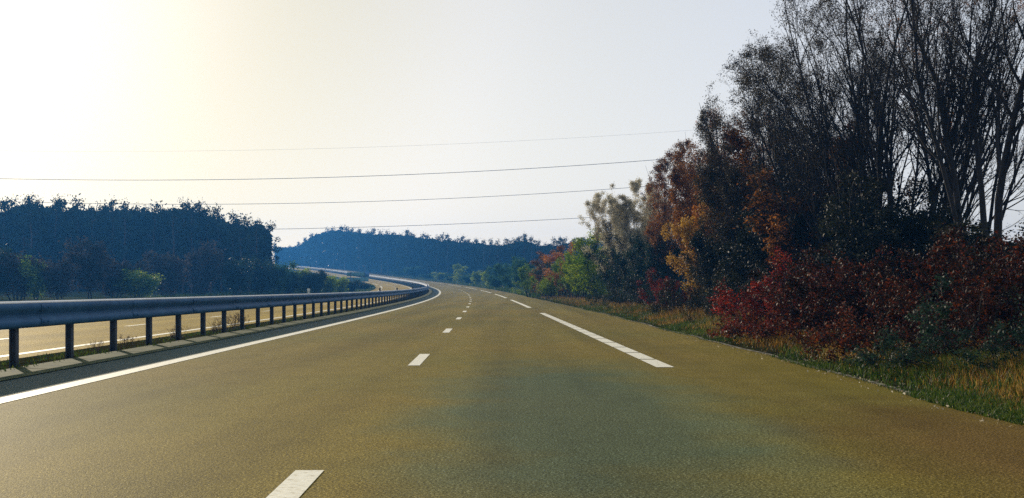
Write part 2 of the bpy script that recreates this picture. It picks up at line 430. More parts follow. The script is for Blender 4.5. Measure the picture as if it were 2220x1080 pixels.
# painted markings
mb = MB()
def seg(y0, y1, d, w, dz=0.005):
    n = max(2, int((y1 - y0) / 1.5) + 2)
    V, F = strip(d - w / 2, d + w / 2, dz, np.linspace(y0, y1, n)); mb.put(V, F)
seg(-28, 700, -3.67, 0.24)
for kx in range(-2, 54):                                   # lane dashes, 3 m in every 13 m
    seg(4.15 + 13 * kx, 7.2 + 13 * kx, 0.0, 0.17)
for kx in range(-1, 14):                                   # ribbed edge line, 37.5 m in every 51 m
    a = 16.7 + 51.2 * kx
    if kx <= 0:
        for q in np.arange(a, a + 37.4, 1.97):
            seg(q, min(q + 1.82, a + 37.4), 3.52, 0.25)
    else:
        seg(a, a + 37.4, 3.52, 0.25)
seg(-28, 700, -8.25, 0.22)
for kx in range(-2, 54):
    seg(29 + 13 * kx, 32.2 + 13 * kx, -11.45, 0.17)
for kx in range(-1, 14):
    seg(10 + 51.2 * kx, 47.4 + 51.2 * kx, -14.3, 0.25)
add('lane_markings', mb.mesh('lane_markings', M_PAINT), kind='structure')

# ------------------------------------------------------------------ central guardrail: one thing with its beams and posts
RAIL_D = -5.54
rail = thing('guardrail', 'long double sided steel guardrail along the central reservation', 'guardrail', tuple(RP(20, RAIL_D)))
bx_, by_, bz_ = rail.location
off = np.array([bx_, by_, bz_])
def beam(side, z0=0.53, z1=0.885):
    """W-shaped steel beam, closed section 8 mm thick, on the given side of the posts"""
    prof = [(0.00, z1 - 0.012), (0.075, z1), (0.100, z1 - 0.045), (0.100, z1 - 0.105), (0.012, z1 - 0.160),
            (0.012, z0 + 0.160), (0.100, z0 + 0.105), (0.100, z0 + 0.045), (0.075, z0), (0.02, z0 + 0.012)]
    prof = np.array(prof)
    inner = prof.copy(); inner[:, 0] -= 0.010; inner = inner[::-1]
    inner[:, 1] = (inner[:, 1] - (z0 + z1) / 2) * 0.985 + (z0 + z1) / 2
    P = np.concatenate([prof, inner])
    Y = np.concatenate([np.arange(-14, 80, 1.1), np.arange(80, 240, 2.2), np.arange(240, 690, 5.0)])
    k = len(P)
    V = np.stack([RP(Y, RAIL_D + side * (0.11 + p[0]), 0) * [1, 1, 0] + np.stack([Y * 0, Y * 0, rz(Y) + 0.02 + p[1]], 1) for p in P], 1)
    V = V.reshape(-1, 3) - off
    i = np.arange(len(Y) - 1)[:, None] * k; j = np.arange(k)[None, :]; j2 = (j + 1) % k
    F = np.stack([i + j, i + j2, i + k + j2, i + k + j], -1).reshape(-1, 4)
    if side < 0: F = F[:, ::-1]
    return mesh_np('beam', V, F, M_STEEL, False)
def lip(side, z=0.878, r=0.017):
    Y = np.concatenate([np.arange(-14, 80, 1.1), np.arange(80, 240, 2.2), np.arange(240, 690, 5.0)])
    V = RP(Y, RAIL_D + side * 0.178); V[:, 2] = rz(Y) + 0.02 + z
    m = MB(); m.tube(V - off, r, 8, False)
    return m.mesh('top_edge', M_LIP_GLINT, True)
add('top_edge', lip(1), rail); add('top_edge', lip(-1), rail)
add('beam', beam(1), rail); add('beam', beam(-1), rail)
def post_mb(mb, Y, local=True):
    nx, ny = rn(Y); yaw = math.atan2(float(ny), float(nx))
    p = RP(Y, RAIL_D)
    base = p - off if not local else np.zeros(3)
    h = float(rz(Y) + 0.90 - p[2])
    # a C-section: web and two flanges, with spacer bracket to the beams
    def at(dx, dy, z):
        c, s_ = math.cos(yaw), math.sin(yaw)
        return (base[0] + dx * c - dy * s_, base[1] + dx * s_ + dy * c, base[2] + z)
    mb.box(at(0, 0.045, h / 2 - 0.15), (0.105, 0.012, h + 0.26), yaw)
    mb.box(at(-0.046, 0.0, h / 2 - 0.15), (0.012, 0.075, h + 0.25), yaw)
    mb.box(at(0.046, 0.0, h / 2 - 0.15), (0.012, 0.075, h + 0.25), yaw)
    mb.box(at(0, 0.0, h - 0.20), (0.21, 0.06, 0.16), yaw)
    return p - off
for k_ in range(14):                                       # overlapping joints between beam lengths, with their bolts
    y = 12.9 + 4.46 * k_
    Yj = np.array([y, y + 0.16, y + 0.32])
    mb = MB()
    for zc_, dd_ in ((0.81, 0.102), (0.605, 0.102)):
        V = np.concatenate([np.stack([RP(Yj, RAIL_D + 0.11 + dd_ + e_)[:, 0], RP(Yj, RAIL_D + 0.11 + dd_ + e_)[:, 1], rz(Yj) + 0.02 + zc_ + h_], 1) for e_, h_ in ((-0.02, 0.055), (0.006, 0.035), (0.006, -0.035), (-0.02, -0.055))]) - off
        q_ = np.arange(3)[:, None] * 3 + np.arange(2)[None, :]
        mb.put(V, np.stack([q_, q_ + 1, q_ + 4, q_ + 3], -1).reshape(-1, 4))
        for yb in (y + 0.06, y + 0.26):
            pb = RP(yb, RAIL_D + 0.11 + dd_ + 0.010) - off; pb[2] = rz(yb) + 0.02 + zc_ - off[2]
            mb.box(tuple(pb), (0.025, 0.03, 0.03))
    add('joint_plate', mb.mesh('joint_plate', M_STEEL), rail)
post_Y = 16.9 + 2.23 * np.arange(-6, 94)
for y in post_Y:
    mb = MB(); p = post_mb(mb, y)
    add('post', mb.mesh('post', M_POST), rail, tuple(p))
mb = MB()
for y in np.arange(post_Y[-1] + 2.23, 600, 2.6): post_mb(mb, y, False)
add('far_posts', mb.mesh('far_posts', M_POST), rail, kind='stuff')

# little reflector tabs standing on the guardrail
refl = [(43.5, 'white', 'white reflector tab on top of the guardrail, in front of the green embankment'),
        (73.5, 'dark', 'leftmost dark reflector tab on top of the guardrail, against the opposite road'),
        (89, 'dark', 'second dark reflector tab along the guardrail top, against the opposite road'),
        (112, 'dark', 'third dark reflector tab along the guardrail top, near the bend'),
        (131, 'dark', 'farthest dark reflector tab on the guardrail, next to the tip of the bend')]
for y, c, lab in refl:
    p = RP(y, RAIL_D + 0.17); p[2] = rz(y) + 0.915
    t = thing('rail_reflector', lab, 'reflector', tuple(p), 0, group='reflector tabs on the guardrail')
    m = MB(); m.box((0, 0, 0.02), (0.06, 0.06, 0.04)); m.box((0, 0.0, 0.115), (0.10, 0.022, 0.15))
    add('bracket', m.mesh('bracket', M_WHITE if c == 'white' else M_DARK), t)
    m = MB(); m.box((0, -0.017, 0.12), (0.075, 0.012, 0.10))
    add('reflector_face', m.mesh('reflector_face', M_WHITE if c == 'white' else M_DARK), t)

# ------------------------------------------------------------------ plants
def grow(rng, stems, H, spread, nb=(9, 7, 4), lens=(0.55, 0.5, 0.45), ang=(28, 34, 38), trop=0.10, r0=0.11, lean=(0, 0), wander=0.09, start=0.22, base=0.25, levels=3, env=None):
    """grow a many-stemmed plant; returns polylines by level and twig points"""
    polys = [[] for _ in range(levels + 1)]
    twigs = []
    def line(p, d, L, n, w, tr):
        pts = [p]
        for _ in range(n):
            d = d + rng.normal(size=3) * w + np.array([0, 0, tr])
            d = d / np.linalg.norm(d)
            p = p + d * (L / n)
            pts.append(p)
        return np.array(pts), d
    def child_dir(d, a):
        q = rng.normal(size=3); q -= d * q.dot(d); q /= np.linalg.norm(q)
        return d * math.cos(a) + q * math.sin(a)
    def branch(p, d, L, r, lev):
        n = (11, 7, 4, 3)[lev]
        if env is not None and lev >= 1 and not env(p): return
        pts, dl = line(p, d, L, n, wander * (1, 1.2, 1.5, 1.7)[lev], trop * (0.6, 0.8, 0.7, 0.5)[lev])
        if env is not None:
            ok = [env(q) for q in pts]
            if not all(ok):
                n = max(1, ok.index(False) if False in ok[1:] and ok[0] else 1); pts = pts[:n + 1]
                L = L * 0.8
        t = np.linspace(0, 1, n + 1)
        rad = np.maximum(r * (1 - t) ** 0.85, r * 0.10)
        polys[lev].append((pts, np.maximum(rad, 0.0022)))
        if lev >= levels:
            twigs.append(pts); return
        k = nb[lev]
        k = max(1, int(k * rng.uniform(0.75, 1.25)))
        st = start if lev == 0 else 0.15
        for q in np.sort(rng.uniform(st, 1.0, k)):
            f = q * n; i0 = min(int(f), n - 1); pp = pts[i0] + (pts[i0 + 1] - pts[i0]) * (f - i0)
            dd = pts[i0 + 1] - pts[i0]; dd = dd / np.linalg.norm(dd)
            a = math.radians(ang[lev]) * rng.uniform(0.6, 1.35)
            LL = L * lens[lev] * rng.uniform(0.65, 1.15) * (1.0 - 0.55 * q)
            rr = max(rad[i0] * 0.6, 0.003)
            branch(pp, child_dir(dd, a), LL, rr, lev + 1)
    for s in range(stems):
        a = 2 * math.pi * (s + rng.uniform(-0.3, 0.3)) / stems
        tilt = spread * rng.uniform(0.15, 1.0) if stems > 1 else spread * 0.2
        d = np.array([math.cos(a) * math.sin(tilt) + lean[0], math.sin(a) * math.sin(tilt) + lean[1], math.cos(tilt)])
        d /= np.linalg.norm(d)
        p = np.array([math.cos(a), math.sin(a), 0]) * base * rng.uniform(0.2, 1)
        p[2] = -0.15
        branch(p, d, H * rng.uniform(0.75, 1.08), r0 * rng.uniform(0.6, 1.1), 0)
    return polys, twigs

def tubes_mesh(name, polys, sides, mat):
    mb = MB()
    for pts, rad in polys: mb.tube(pts, rad, sides, False)
    return mb.mesh(name, mat, True)

def leaves_mesh(name, C, rng, size, mat, aspect=0.45, up=0.0):
    """a leaf-shaped blade (two folded halves) at every point of C"""
    n = len(C)
    L = size * rng.uniform(0.55, 1.25, n)[:, None]
    A = rot_noise(n, rng); A[:, 2] += up; A /= np.linalg.norm(A, axis=1, keepdims=True)
    B = np.cross(A, rot_noise(n, rng)); B /= np.linalg.norm(B, axis=1, keepdims=True) + 1e-9
    Nn = np.cross(A, B)
    w = L * aspect
    v0 = C - A * L * 0.5
    v1 = C + B * w * 0.5 + Nn * w * 0.18
    v2 = C + A * L * 0.5
    v3 = C - B * w * 0.5 + Nn * w * 0.18
    V = np.stack([v0, v1, v2, v3], 1).reshape(-1, 3)
    i = np.arange(n)[:, None] * 4
    return mesh_np(name, V, i + np.array([[0, 1, 2, 3]]), mat)

def leaf_points(twigs, rng, per, jitter=0.05, clumpy=0.0, zmin=None, zmax=None):
    pts = []
    T = np.array([t[[0, len(t) // 2, -1]] for t in twigs])
    m = len(T)
    if clumpy:
        c = T[:, 1]
        keep = vnoise(c[:, 0] * 0.8 + c[:, 2] * 0.37, c[:, 1] * 0.8 + c[:, 2] * 0.7, 9) > clumpy * rng.uniform(0.4, 1.3, m)
        T = T[keep]; m = len(T)
    idx = rng.integers(0, m, int(m * per))
    t = rng.uniform(0.1, 1.05, len(idx))[:, None]
    P = np.where(t < 0.5, T[idx, 0] + (T[idx, 1] - T[idx, 0]) * t * 2, T[idx, 1] + (T[idx, 2] - T[idx, 1]) * (t * 2 - 1))
    P = P + rng.normal(size=P.shape) * jitter
    return P[P[:, 2] > 0.02]

PROTO = {}
def proto(kind, seed):
    """meshes (trunk, branches, crown) of one plant kind; built once, shared by its copies"""
    key = (kind, seed)
    if key in PROTO: return PROTO[key]
    rng = np.random.default_rng(1000 + seed * 17 + sum(map(ord, kind)))
    if kind == 'shrub':            # nearby bush, unit about 2 m tall
        po, tw = grow(rng, 11, 1.75, 0.80, (7, 5, 3), r0=0.022, start=0.12, base=0.22, wander=0.14, trop=0.08)
        C = leaf_points(tw, rng, 11, 0.05); size = 0.060
    elif kind == 'bramble':        # nearby low spreading thicket, about 1.3 m tall
        po, tw = grow(rng, 16, 1.5, 1.25, (6, 5, 3), r0=0.016, start=0.12, base=0.5, wander=0.18, trop=0.02)
        C = leaf_points(tw, rng, 9, 0.05); size = 0.055
    elif kind == 'thicket':        # mid-distance dense tall shrub, about 4 m
        po, tw = grow(rng, 12, 3.7, 0.52, (8, 5, 3), r0=0.045, start=0.08, base=0.45, wander=0.12, trop=0.08)
        C = leaf_points(tw, rng, 15, 0.10); size = 0.115
    elif kind == 'narrow':         # slender young tree with upright boughs, about 5.5 m
        po, tw = grow(rng, 4, 5.2, 0.20, (14, 6, 3), (0.36, 0.5, 0.45), (34, 36, 40), r0=0.05, start=0.06, base=0.15, trop=0.05)
        C = leaf_points(tw, rng, 14, 0.10); size = 0.12
    elif kind == 'far':            # far bush, about 5 m tall, coarse foliage
        po, tw = grow(rng, 8, 4.4, 0.48, (7, 4), r0=0.06, start=0.06, base=0.5, levels=2, trop=0.08)
        C = leaf_points(tw, rng, 26, 0.30); size = 0.34
    elif kind == 'farcone':        # far young tree with a pointed crown, about 6 m
        po, tw = grow(rng, 2, 5.8, 0.10, (22, 5), (0.36, 0.5), (48, 40), r0=0.08, start=0.05, base=0.1, levels=2, trop=0.03)
        C = leaf_points(tw, rng, 22, 0.22); size = 0.30
    elif kind == 'weed':
        po, tw = grow(rng, 14, 0.55, 0.75, (4, 3), r0=0.005, start=0.2, base=0.10, levels=2, trop=0.06)
        C = leaf_points(tw, rng, 3.5, 0.02); size = 0.03
    tr = tubes_mesh('trunk', po[0], 5, M_BARK)
    br = tubes_mesh('branches', sum(po[1:], []), 3, M_BARK)
    cr = leaves_mesh('crown', C, rng, size, LEAF['green'])
    PROTO[key] = (tr, br, cr)
    return PROTO[key]

def plant(kind, seed, name, label, cat, loc, leaf, rot=0.0, scale=(1, 1, 1), group=None, bark=None):
    t = thing(name, label, cat, loc, rot, scale, group)
    for nm, me in zip(('trunk', 'branches', 'crown'), proto(kind, seed)):
        o = add(nm, me, t)
        mt = LEAF[leaf] if nm == 'crown' else bark
        if mt is not None:
            o.material_slots[0].link = 'OBJECT'; o.material_slots[0].material = mt
    return t

def big_tree(name, label, loc, seed, leaf, per, size, bark=None, clumpy=0.0, group=None, lean=(0, 0), dome=None, leaf_z=None, **kw):
    rng = np.random.default_rng(seed)
    if dome is not None:                       # a crown grows as a rounded dome: radius R up to height zc, closing at the top H
        R, zc, Ht, ph = *dome, seed * 1.7
        def env(p):
            a = math.atan2(p[1], p[0])
            wob = 1 + 0.09 * math.sin(3 * a + ph) + 0.06 * math.sin(7 * a + p[2] * 1.3 + ph)
            q = (p[2] - zc) / (Ht - zc)
            if q >= 1: return False
            r = R * wob * (math.sqrt(1 - q * q) if q > 0 else 1)
            return p[0] * p[0] + p[1] * p[1] < r * r
        kw['env'] = env
    po, tw = grow(rng, lean=lean, **kw)
    t = thing(name, label, 'tree', loc, 0, (1, 1, 1), group)
    bk = bark or M_BARK
    add('trunk', tubes_mesh('trunk', po[0], 7, bk), t)
    add('branches', tubes_mesh('branches', po[1], 5, bk), t)
    add('twigs', tubes_mesh('twigs', sum(po[2:], []), 3, bk), t)
    C = leaf_points(tw, rng, per, 0.05 + 0.003 * per, clumpy)
    if leaf_z: C = C[rng.uniform(0.0, 1, len(C)) < np.clip((C[:, 2] - leaf_z[0]) / (leaf_z[1] - leaf_z[0]), 0.12, 1)]
    add('crown', leaves_mesh('crown', C, rng, size, LEAF[leaf]), t)
    return t

def at_px(px, Y):
    """ground point under photo column px at distance Y (used once, to read positions off the photo)"""
    X = (px - 1110.0) / 2617.0 * Y
    z, s, d = ground_z(np.array([X]), np.array([Y]))
    return (X, Y, float(z[0]))

GT = 'tall trees on the right bank'
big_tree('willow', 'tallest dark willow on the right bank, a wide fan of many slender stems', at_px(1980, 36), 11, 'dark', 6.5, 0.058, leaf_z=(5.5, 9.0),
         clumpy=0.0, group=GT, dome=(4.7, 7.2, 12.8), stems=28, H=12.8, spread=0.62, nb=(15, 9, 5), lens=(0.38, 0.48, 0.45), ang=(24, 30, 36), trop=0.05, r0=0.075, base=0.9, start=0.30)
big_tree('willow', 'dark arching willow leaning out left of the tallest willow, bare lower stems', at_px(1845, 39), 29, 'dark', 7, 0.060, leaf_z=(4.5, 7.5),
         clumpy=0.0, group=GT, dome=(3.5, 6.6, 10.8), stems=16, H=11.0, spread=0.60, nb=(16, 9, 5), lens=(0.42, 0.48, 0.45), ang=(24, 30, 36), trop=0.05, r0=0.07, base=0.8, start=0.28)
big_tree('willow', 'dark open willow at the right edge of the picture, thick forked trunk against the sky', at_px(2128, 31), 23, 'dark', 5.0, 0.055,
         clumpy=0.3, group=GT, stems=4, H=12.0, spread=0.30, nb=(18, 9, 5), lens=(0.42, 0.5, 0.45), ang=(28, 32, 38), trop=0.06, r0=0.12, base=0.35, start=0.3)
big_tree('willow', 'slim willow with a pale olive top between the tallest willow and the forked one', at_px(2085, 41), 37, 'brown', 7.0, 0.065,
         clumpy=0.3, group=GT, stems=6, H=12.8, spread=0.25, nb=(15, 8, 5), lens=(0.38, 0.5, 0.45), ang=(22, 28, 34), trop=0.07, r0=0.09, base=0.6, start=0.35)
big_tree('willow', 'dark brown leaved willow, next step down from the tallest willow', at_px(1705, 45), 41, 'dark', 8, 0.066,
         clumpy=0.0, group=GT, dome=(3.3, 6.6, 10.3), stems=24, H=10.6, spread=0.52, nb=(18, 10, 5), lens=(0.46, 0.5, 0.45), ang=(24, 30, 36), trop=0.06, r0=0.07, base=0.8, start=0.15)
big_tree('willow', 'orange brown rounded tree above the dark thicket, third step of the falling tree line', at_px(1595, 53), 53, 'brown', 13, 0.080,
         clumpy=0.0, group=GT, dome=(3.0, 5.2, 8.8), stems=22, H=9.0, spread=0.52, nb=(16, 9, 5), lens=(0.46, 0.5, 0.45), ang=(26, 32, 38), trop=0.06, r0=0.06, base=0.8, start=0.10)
big_tree('birch', 'pale thin birch with cream leaves at the low end of the tree line', at_px(1378, 76), 61, 'cream', 9, 0.080, bark=M_BARKW,
         clumpy=0.0, group=GT, dome=(3.6, 4.2, 7.7), stems=30, H=8.2, spread=0.62, nb=(15, 10, 6), lens=(0.34, 0.5, 0.45), ang=(22, 28, 34), trop=0.07, r0=0.045, base=1.5, start=0.2)
big_tree('birch', 'grey brown birch with sparse pale leaves between the cream birch and the orange tree', at_px(1497, 66), 67, 'brown', 7, 0.080,
         clumpy=0.0, group=GT, dome=(2.7, 5.2, 8.9), stems=22, H=9.0, spread=0.46, nb=(15, 9, 6), lens=(0.36, 0.5, 0.45), ang=(22, 28, 34), trop=0.07, r0=0.05, base=1.1, start=0.2)

GS = 'bushes along the right verge'
# kind, seed, px, Y, leaf, (sx, sz), name, label
bushes = [
 ('bramble', 1, 2150, 17.2, 'dgreen', (1.0, 0.85), 'dark green leafy bush at the right edge, lowest beside the dry grass'),
 ('bramble', 2, 2040, 19.0, 'rust', (1.1, 0.85), 'rust brown bush behind dry grass, left of the lowest green bush'),
 ('bramble', 3, 1940, 20.8, 'rust', (0.95, 0.90), 'low rusty brown bramble standing in the dry grass'),
 ('shrub', 1, 2200, 21.5, 'rust', (1.30, 1.15), 'tall rust red bush at the right edge under the forked willow'),
 ('shrub', 2, 2085, 23.5, 'rust', (1.30, 1.05), 'rust red bush beneath the tallest willow, beside the right edge bush'),
 ('shrub', 3, 1985, 24.8, 'rust', (1.30, 0.95), 'dull rust bush between two taller rust red bushes under the willows'),
 ('shrub', 1, 1885, 25.5, 'rust', (1.30, 0.98), 'dark rust bush under the stems of the tallest willow'),
 ('bramble', 1, 1810, 26.5, 'rust', (1.2, 1.05), 'sprawling brown red bramble to the right of the bright red bush'),
 ('shrub', 2, 1765, 29.0, 'rust', (1.3, 1.05), 'deep red bush just right of and behind the bright red bush'),
 ('shrub', 3, 1668, 30.5, 'red', (1.15, 0.95), 'bright crimson bush, the reddest on the verge'),
 ('bramble', 2, 1712, 29.0, 'red', (0.9, 0.72), 'low scarlet bramble at the foot of the bright crimson bush'),
 ('bramble', 3, 1600, 33.5, 'black', (0.9, 1.1), 'dark bramble at the left foot of the bright crimson bush'),
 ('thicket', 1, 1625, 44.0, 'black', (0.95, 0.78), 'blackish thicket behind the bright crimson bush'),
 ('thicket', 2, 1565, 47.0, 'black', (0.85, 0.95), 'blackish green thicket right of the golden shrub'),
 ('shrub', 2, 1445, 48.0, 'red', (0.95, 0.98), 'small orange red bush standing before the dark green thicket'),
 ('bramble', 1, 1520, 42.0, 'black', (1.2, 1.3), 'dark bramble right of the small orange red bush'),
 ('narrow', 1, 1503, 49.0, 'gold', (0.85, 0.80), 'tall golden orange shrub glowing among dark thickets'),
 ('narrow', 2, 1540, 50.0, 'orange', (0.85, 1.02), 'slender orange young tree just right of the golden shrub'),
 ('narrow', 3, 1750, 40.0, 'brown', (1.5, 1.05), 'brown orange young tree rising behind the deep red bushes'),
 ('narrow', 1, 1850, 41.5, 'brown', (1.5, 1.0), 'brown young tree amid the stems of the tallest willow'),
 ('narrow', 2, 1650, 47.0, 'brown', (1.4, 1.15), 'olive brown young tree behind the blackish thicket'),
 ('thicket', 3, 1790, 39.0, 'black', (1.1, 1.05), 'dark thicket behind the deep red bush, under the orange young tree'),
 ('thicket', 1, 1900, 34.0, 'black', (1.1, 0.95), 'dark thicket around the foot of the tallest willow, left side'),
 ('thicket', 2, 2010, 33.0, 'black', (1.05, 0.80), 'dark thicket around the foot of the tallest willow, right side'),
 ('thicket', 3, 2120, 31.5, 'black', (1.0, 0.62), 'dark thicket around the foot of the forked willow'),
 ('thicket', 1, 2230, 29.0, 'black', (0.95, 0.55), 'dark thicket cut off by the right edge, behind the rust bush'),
 ('thicket', 2, 1440, 66.0, 'dgreen', (0.95, 1.02), 'dark blue green thicket left of the golden shrub'),
 ('thicket', 3, 1385, 70.0, 'dgreen', (0.95, 1.02), 'dark green thicket at the foot of the cream birch'),
 ('thicket', 1, 1335, 76.0, 'dgreen', (0.9, 1.05), 'dark green thicket beside the bright green tree'),
 ('bramble', 3, 1395, 59.0, 'black', (1.3, 1.15), 'dark low bramble below the cream birch, near the verge'),
 ('bramble', 2, 1345, 68.0, 'dgreen', (1.3, 1.1), 'dark green bramble near the verge, below the bright green tree'),
 ('narrow', 3, 1288, 90.0, 'lime', (1.8, 0.88), 'bright green leafy tree left of the dark thickets'),
 ('thicket', 2, 1262, 94.0, 'lime', (0.9, 1.05), 'yellowish green bush left of the bright green tree'),
 ('thicket', 3, 1240, 100.0, 'green', (0.75, 0.95), 'mid green bush beneath the orange topped tree'),
 ('narrow', 1, 1217, 106.0, 'orange', (1.4, 0.84), 'orange topped young tree left of the green bushes'),
 ('narrow', 2, 1178, 118.0, 'brown', (1.5, 0.85), 'rusty orange round tree, farthest of the orange ones'),
 ('thicket', 3, 1192, 108.0, 'lime', (0.8, 0.62), 'low yellow green bush in front of the rusty orange round tree'),
 ('thicket', 1, 1200, 112.0, 'dgreen', (0.9, 0.82), 'dark green bush between the two orange topped trees'),
 ('thicket', 2, 1150, 126.0, 'green', (0.9, 0.95), 'leafy green bush left of the rusty orange round tree'),
]
for kind, seed, px, Y, leaf, (sx, sz), lab in bushes:
    if Y < 31: Y *= 0.86                    # right beside the narrow verge
    nm = {'shrub': 'bush', 'bramble': 'bramble', 'thicket': 'thicket', 'narrow': 'young_tree'}[kind]
    plant(kind, seed, nm, lab, 'tree' if nm == 'young_tree' else 'bush', at_px(px, Y), leaf, rot=(px * 0.37) % 6.28, scale=(sx, sx, sz), group=GS)

def at_px_d(px, D):
    """ground point at offset D from the lane line that stands under photo column px"""
    Y = np.arange(60, 700, 0.5)
    P = RP(Y, D)
    f = 1110 + P[:, 0] / P[:, 1] * 2617 - px
    k = np.where(f[:-1] * f[1:] <= 0)[0]
    q = P[k[0]] if len(k) else P[np.abs(f).argmin()]
    z = ground_z(q[:1], q[1:2])[0][0]
    return (float(q[0]), float(q[1]), float(z))
def proto_height(kind, seed):
    me = proto(kind, seed)[2]
    co = np.empty(len(me.vertices) * 3, np.float32); me.vertices.foreach_get('co', co)
    return float(np.percentile(co[2::3], 99.7))
def row(items, group):
    for kind, seed, px, D, top, leaf, sx, lab in items:
        p = at_px_d(px, D)
        H = CAM_H + (628.0 - top) / 2617.0 * p[1] - p[2]
        sz = H / proto_height(kind, seed)
        nm = 'young_tree' if kind == 'farcone' else 'bush'
        plant(kind, seed, nm, lab, 'tree' if nm == 'young_tree' else 'bush', p, leaf, rot=(px * 0.31) % 6.28, scale=(sx, sx, sz), group=group)

row([
 ('far', 1, 1128, 9.4, 558, 'teal', 1.0, 'blue green bush, nearest on the outside of the bend'),
 ('farcone', 1, 1108, 8.4, 566, 'teal', 1.1, 'pointed blue green young tree right of the road edge on the bend'),
 ('far', 2, 1090, 10.4, 572, 'teal', 1.1, 'rounded blue green bush before the far pines'),
 ('farcone', 2, 1064, 8.4, 588, 'lime', 1.1, 'slim green tree above the ribbed edge line'),
 ('far', 3, 1078, 7.4, 597, 'teal', 0.9, 'low blue green bush beside the slim tree'),
 ('farcone', 3, 1035, 8.4, 588, 'lime', 1.2, 'light green pointed tree on the bend, right one of a close pair'),
 ('far', 1, 1018, 9.4, 597, 'teal', 1.0, 'low bluish bush between two pointed trees on the bend'),
 ('farcone', 1, 1000, 9.4, 573, 'lime', 1.5, 'tallest light green pointed tree on the bend'),
 ('farcone', 2, 978, 9.4, 592, 'teal', 1.4, 'small pointed tree left of the tallest one on the bend'),
 ('far', 2, 955, 10.4, 590, 'lime', 1.3, 'low green bush above the tip of the guardrail'),
 ('far', 3, 928, 10.4, 594, 'teal', 1.3, 'low bluish bush left of the guardrail tip'),
 ('far', 1, 898, 11.4, 578, 'teal', 2.0, 'broad blue green bush beyond the far lane strip'),
 ('far', 2, 868, 11.4, 588, 'teal', 1.6, 'bluish bush left of the broad one beyond the far lanes'),
 ('far', 3, 822, 16, 588, 'pine', 1.6, 'hazy dark bush in front of the far pines, right of the sign'),
 ('far', 1, 745, 16, 562, 'teal', 2.6, 'hazy green clump above the far road, left of the sign'),
 ('far', 2, 700, 16, 562, 'teal', 2.6, 'hazy green clump where the far road vanishes'),
], 'small trees along the outside of the bend')

row([
 ('far', 3, 806, -17.0, 617, 'green', 0.55, 'low green bush on the embankment below the sign'),
 ('far', 1, 786, -17.8, 612, 'dgreen', 0.75, 'dark green bush hugging the embankment, left below the sign'),
 ('far', 2, 760, -18.6, 607, 'dgreen', 0.85, 'dark green bush under the left end of the sign'),
 ('far', 1, 738, -19.5, 601, 'lime', 0.85, 'mottled green bush right of the white reflector'),
 ('far', 2, 712, -20.5, 594, 'lime', 0.85, 'bright green bush on the embankment, behind the white reflector'),
 ('far', 3, 684, -22.0, 586, 'dgreen', 0.85, 'dark green bush on the embankment below the far road'),
 ('far', 1, 655, -24.0, 583, 'lime', 0.95, 'yellow green bush at the foot of the near pine wood'),
 ('far', 2, 628, -25.5, 580, 'dgreen', 0.95, 'dark green bush right of the last pine of the near wood'),
 ('far', 3, 600, -27.0, 570, 'teal', 1.0, 'bluish green bush at the end of the near pine wood'),
 ('far', 1, 565, -29.0, 560, 'dgreen', 1.1, 'dark bush in front of the last pines of the near wood'),
 ('far', 3, 515, -31.0, 560, 'dgreen', 1.1, 'dark bush right of the tall plum brown tree'),
 ('far', 2, 435, -36.0, 528, 'plum', 1.35, 'plum brown tree, tallest of the brown ones behind the guardrail'),
 ('far', 3, 365, -38.0, 548, 'plum', 1.2, 'plum brown bush left of the tallest brown tree'),
 ('far', 1, 300, -38.0, 585, 'green', 1.2, 'green bush low behind the guardrail, below the pines'),
 ('far', 2, 250, -41.0, 558, 'plum', 1.1, 'brownish bush between two green ones behind the guardrail'),
 ('farcone', 3, 195, -43.0, 520, 'plum', 1.7, 'tall plum brown tree with a pointed top, left part of the wood'),
 ('far', 1, 130, -44.0, 560, 'plum', 1.0, 'dull brown bush second from the left edge'),
 ('far', 2, 82, -46.0, 556, 'green', 0.9, 'green bush near the left edge with brown neighbours'),
 ('far', 3, 40, -48.0, 545, 'plum', 1.3, 'brown bush at the left edge behind the guardrail'),
 ('far', 1, -15, -50.0, 540, 'dgreen', 1.3, 'dark green bush cut by the left edge'),
], 'bushes on the left embankment')

# weeds by the guardrail
for sd, y, d, leaf, sc, lab in [
    (1, 32.3, -5.75, 'weed', (1.1, 1.1), 'dark purple weed thicket growing through the guardrail'),
    (2, 31.0, -5.9, 'weed', (0.75, 0.95), 'dry weed left of the dark purple thicket at the guardrail'),
    (3, 34.0, -5.9, 'weed', (0.7, 0.95), 'sparse weed right of the dark purple thicket at the guardrail'),
    (2, 27.4, -6.0, 'weed', (0.8, 0.8), 'grey dry weed behind the guardrail, between two of its nearer posts'),
    (3, 23.0, -5.8, 'weed', (0.6, 0.55), 'small dry weed by the second guardrail post from the left'),
    (1, 21.6, -5.9, 'weed', (0.5, 0.5), 'tiny weed at the foot of the third guardrail post')]:
    plant('weed', sd, 'weed', lab, 'weed', tuple(RP(y, d)), leaf, rot=sd, scale=(sc[0], sc[0], sc[1]), group='weeds at the guardrail')

